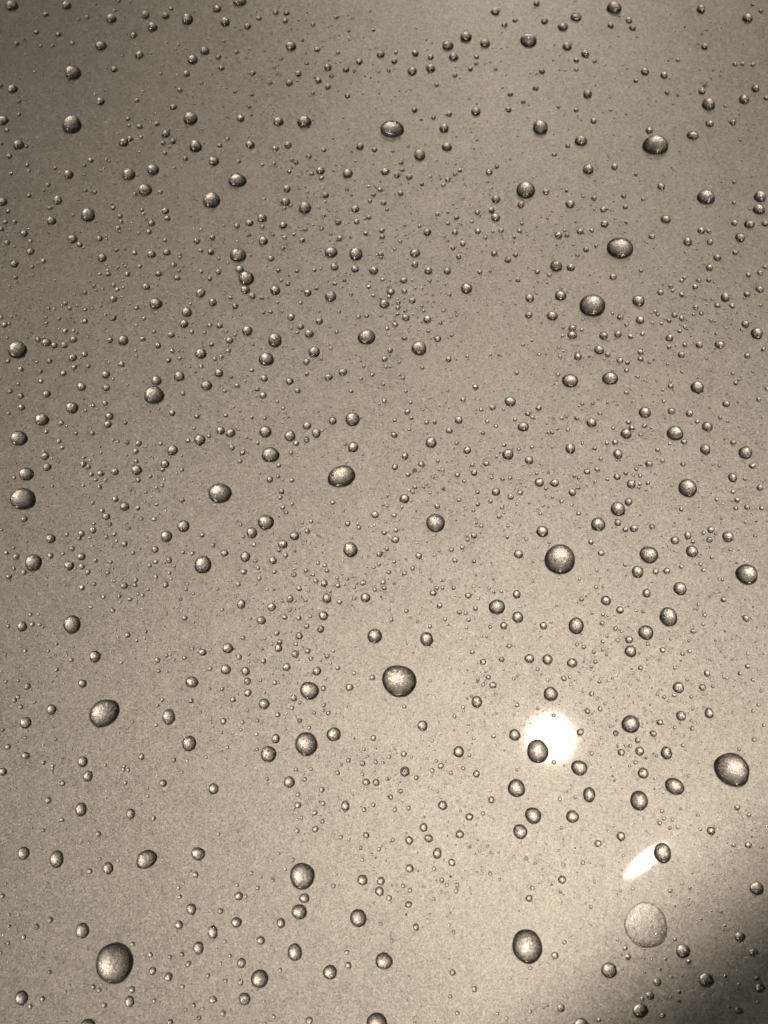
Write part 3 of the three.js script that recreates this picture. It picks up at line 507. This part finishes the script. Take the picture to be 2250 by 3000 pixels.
  beads([1532,1010,11,1902,1062,11,2205,1088,11,1944,1176,11,1962,1301,11,2107,1364,11,1706,1299,11,1559,1310,11,1572,1387,11,1675,1479,11,1855,1392,11,1608,1589,11,2096,1563,11,1884,1792,11,1821,1850,11,1735,1795,11,1766,1902,11,1777,1917,11,1976,1956,11,2113,1907,11,2085,1933,11,1926,2034,11,2029,2075,11,1893,2221,11,1669,1983,11,1505,1988,11,2018,2273,11,1962,2426,11,2052,2429,11,1934,2840,11,2113,2671,11,2,1109,9,1507,2093,9,523,131,10,689,269,10,497,431,10,129,558,10,590,672,10,558,891,10,310,922,10]);
  beads([663,972,10,22,990,10,400,1043,10,719,1117,10,332,1110,10,286,1200,10,251,1202,10,698,1259,10,293,1309,10,244,1423,10,154,1424,10,342,1585,10,511,1659,10,41,1605,10,502,1696,10,567,1739,10,405,1740,10,353,1764,10,734,1813,10,585,1898,10,615,2018,10,725,2081,10,649,2146,10,604,2218,10,649,2198,10,364,2245,10,388,2116,10,346,2521,10,293,2516,10,647,2822,10,545,2958,10,581,2963,10,28,2679,10,128,2873,10,640,2444,10,824,172,10,1110,210,10,1151,443,10,1311,478,10,901,562,10]);
  beads([953,591,10,904,654,10,801,688,10,1186,660,10,1312,622,10,1383,649,10,1428,533,10,969,686,10,775,583,10,1436,794,10,1208,821,10,1116,873,10,1236,896,10,1321,930,10,1338,924,10,1140,981,10,853,962,10,1143,1074,10,1170,1060,10,1369,1044,10,1437,1038,10,1112,1184,10,1199,1258,10,1122,1479,10,1134,1482,10,1048,1535,10,1488,1541,10,1287,1614,10,1274,1627,10,864,1614,10,1029,1576,10,1157,1608,10,1232,1674,10,1038,1722,10,784,1727,10,803,1727,10,827,1761,10,914,1754,10,1223,1821,10,1300,1700,10]);
  beads([1401,1754,10,1412,1864,10,1426,1864,10,1350,1934,10,797,1887,10,768,1901,10,939,1936,10,879,2059,10,947,2081,10,838,2091,10,836,2136,10,1261,1995,10,1424,1967,10,1438,1957,10,1453,2035,10,1100,2192,10,1001,2239,10,1206,2218,10,1251,2223,10,1350,2376,10,883,2396,10,1022,2460,10,1406,2493,10,1460,2498,10,1464,2576,10,1263,2613,10,836,2546,10,1315,2710,10,1494,2867,10,1458,2970,10,1654,675,10,2124,310,10,1572,859,10,1651,961,10,1938,948,10,2067,877,10,2228,895,10,1997,1089,10,2071,1050,10,1727,1044,10]);
  beads([1558,998,10,1965,1116,10,1942,1143,10,2165,1112,10,2162,1177,10,1780,1179,10,1737,1182,10,1660,1220,10,1618,1268,10,1909,1254,10,2131,1234,10,2088,1360,10,1607,1384,10,1550,1473,10,1514,1477,10,1743,1411,10,1871,1428,10,1968,1424,10,1562,1645,10,1561,1703,10,2020,1520,10,2114,1519,10,2183,1530,10,1749,1671,10,1758,1693,10,2018,1877,10,1897,1887,10,1898,1930,10,1855,1972,10,1869,1989,10,2124,1924,10,2119,1983,10,1958,2054,10,2006,2060,10,2045,2118,10,1923,2214,10,2081,2206,10,1844,2244,10,1761,2161,10,1772,2062,10]);
  beads([1749,2047,10,1688,2065,10,1672,2005,10,1517,1978,10,1841,2037,10,1794,1987,10,1776,1995,10,1758,1989,10,1514,2255,10,1943,2321,10,1886,2398,10,1783,2435,10,1767,2539,10,1826,2506,10,1741,2583,10,1568,2529,10,1505,2510,10,1810,2754,10,1950,2809,10,2054,2692,10,2124,2712,10,2126,2860,10,2165,2884,10,2138,2951,10,1604,2946,10,1,1189,5,321,472,9,511,491,9,267,561,9,215,630,9,366,729,9,695,708,9,43,723,9,29,838,9,466,816,9,362,843,9,136,930,9,33,929,9,226,975,9,478,1021,9]);
  beads([741,1009,9,557,1075,9,233,1067,9,685,1193,9,585,1189,9,722,1283,9,332,1289,9,533,1335,9,296,1326,9,246,1341,9,383,1435,9,481,1406,9,77,1586,9,113,1800,9,424,1870,9,17,1918,9,729,1939,9,510,1932,9,54,1994,9,154,1995,9,634,2000,9,656,2040,9,102,2057,9,588,2086,9,617,2108,9,81,2142,9,127,2183,9,433,2308,9,534,2263,9,193,2905,9,206,2964,9,728,2878,9,1279,470,9,946,551,9,1030,571,9,1069,641,9,1351,656,9,940,788,9,1271,884,9,1114,926,9]);
  beads([934,913,9,828,913,9,827,1014,9,1335,1053,9,1171,1098,9,1475,1200,9,1016,1354,9,1062,1332,9,1269,1399,9,1199,1437,9,1251,1419,9,1361,1482,9,1365,1492,9,1260,1444,9,886,1532,9,1131,1529,9,1476,1502,9,1498,1527,9,1368,1570,9,1384,1587,9,1034,1690,9,862,1667,9,1446,1698,9,1446,1734,9,776,1871,9,816,2000,9,1400,1997,9,1387,2015,9,1382,2039,9,1387,2163,9,1304,2295,9,1282,2319,9,1395,2417,9,871,2401,9,994,2486,9,1090,2503,9,1427,2481,9,1242,2596,9,1292,2612,9,1095,2546,9]);
  beads([818,2501,9,1175,2906,9,774,2934,9,1211,2981,9,777,2998,9,2056,99,9,1741,613,9,1803,640,9,1604,640,9,1602,828,9,1696,1189,9,1623,1226,9,1632,1257,9,2123,1287,9,2057,1347,9,1618,1310,9,1526,1415,9,1517,1404,9,1618,1456,9,1519,1582,9,2138,1610,9,1766,1719,9,1698,1697,9,2042,1784,9,2201,1811,9,1781,1804,9,1816,1844,9,1615,1823,9,1631,1774,9,1934,1871,9,2124,1849,9,2095,1876,9,2145,1931,9,2222,1961,9,2190,1914,9,2146,2088,9,2024,2110,9,1993,2119,9,1909,2115,9,1788,2129,9]);
  beads([1832,2186,9,1849,2214,9,2008,2196,9,1785,2074,9,1833,2019,9,1828,1995,9,1846,2004,9,1660,2319,9,1795,2273,9,1801,2287,9,1866,2284,9,1994,2369,9,2165,2381,9,2095,2423,9,2203,2432,9,2246,2420,9,1651,2459,9,1797,2420,9,1637,2491,9,1615,2592,9,1588,2546,9,1538,2555,9,1998,2590,9,2028,2557,9,1887,2807,9,2119,2724,9,409,446,8,248,512,8,312,692,8,380,673,8,262,825,8,219,864,8,359,870,8,271,905,8,400,953,8,281,974,8,90,972,8,73,1253,8,425,1469,8,136,1712,8]);
  beads([488,1794,8,20,1821,8,108,1862,8,196,1920,8,698,2033,8,51,2173,8,375,2132,8,538,2587,8,10,2739,8,103,2601,8,77,2656,8,128,2791,8,194,2994,8,623,2459,8,1337,401,8,882,674,8,1406,631,8,1302,694,8,1495,466,8,917,660,8,846,807,8,1141,822,8,1394,1201,8,1286,1377,8,761,1387,8,944,1262,8,931,1531,8,1097,1540,8,994,1544,8,896,1585,8,1071,1680,8,1003,1683,8,1204,1808,8,1259,1696,8,1487,1729,8,1263,1761,8,1347,1748,8,886,1900,8,969,1943,8,1369,2046,8]);
  beads([1453,2090,8,1373,2123,8,1155,2194,8,1307,2231,8,1374,2198,8,1338,2347,8,1312,2408,8,1118,2480,8,1158,2487,8,1400,2462,8,1225,2498,8,1230,2522,8,1397,2556,8,1320,2568,8,1306,2618,8,1246,2640,8,986,2562,8,1252,2694,8,1197,2859,8,1071,2894,8,1191,2931,8,802,2788,8,1631,718,8,1575,825,8,1771,1052,8,1845,1138,8,1887,1113,8,2054,1427,8,2146,1518,8,2164,1610,8,2081,1603,8,1727,1738,8,2158,1649,8,2094,1737,8,2109,1735,8,2183,1756,8,1524,1778,8,2237,1915,8,1995,2051,8,2087,2051,8]);
  beads([1888,2146,8,2048,2235,8,1699,2059,8,1685,1992,8,1512,1944,8,1855,2058,8,1873,2040,8,1905,2065,8,1674,2301,8,1514,2373,8,1918,2311,8,2102,2391,8,2131,2469,8,1822,2549,8,1716,2646,8,2018,2632,8,2018,2651,8,1732,2710,8,1821,2797,8,1998,2860,8,2085,2668,8,1902,2948,8,1889,2848,8,1593,2952,8,278,276,7,696,2435,7,877,514,7,1277,1569,7,1343,1855,7,1218,1894,7,1419,2114,7,1421,2126,7,1274,2198,7,1218,2192,7,1537,1774,7,1882,2051,7,1547,2340,7,2082,2269,7,2025,2417,7,1907,2582,7]);
  beads([2153,2950,7,1706,2856,7,2160,2901,7,1461,2284,6,1420,2340,6,1212,2625,6,1749,2312,6,1758,2319,6,1773,2325,6,1692,2368,6,1759,2360,6,2177,2396,6,1717,2517,6,1894,2435,6,1681,2849,6,2061,2917,6,2088,2856,6,1760,2948,6]);
  for (let k = 0; k < 7000; k++) {                                                    // mist too fine to see one by one
    const s = spots[Math.floor(rnd() * 1700)], r = 15 + 130 * rnd(), a = rnd() * 6.2832;
    spots.push([s[0] + r * Math.cos(a), s[1] + r * Math.sin(a), 4 + 4.5 * rnd() * rnd()]);
  }
  const g = dome(1, 2.05, .07, 16, 7), mist = new THREE.InstancedMesh(g, water, spots.length), m = new THREE.Matrix4();
  spots.forEach(([x, y, w], i) => {
    const [p, q, s] = seat(x, y, w, 0, g, 0); q.multiply(new THREE.Quaternion().setFromAxisAngle(Y, rnd() * 6.2832));
    s.set(s.x * (.9 + .2 * rnd()), s.y * (.75 + .35 * rnd()), s.z * (.9 + .2 * rnd()));
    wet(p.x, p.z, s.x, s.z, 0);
    mist.setMatrixAt(i, m.compose(p, q, s));
  });
  mist.name = 'fine_water_beads'; mist.castShadow = mist.receiveShadow = true;
  scene.add(tag(mist, 'fine specks of water strewn all over the panel between the larger drops', 'water specks', null, 'stuff'));
}
renderer.render(scene, camera);
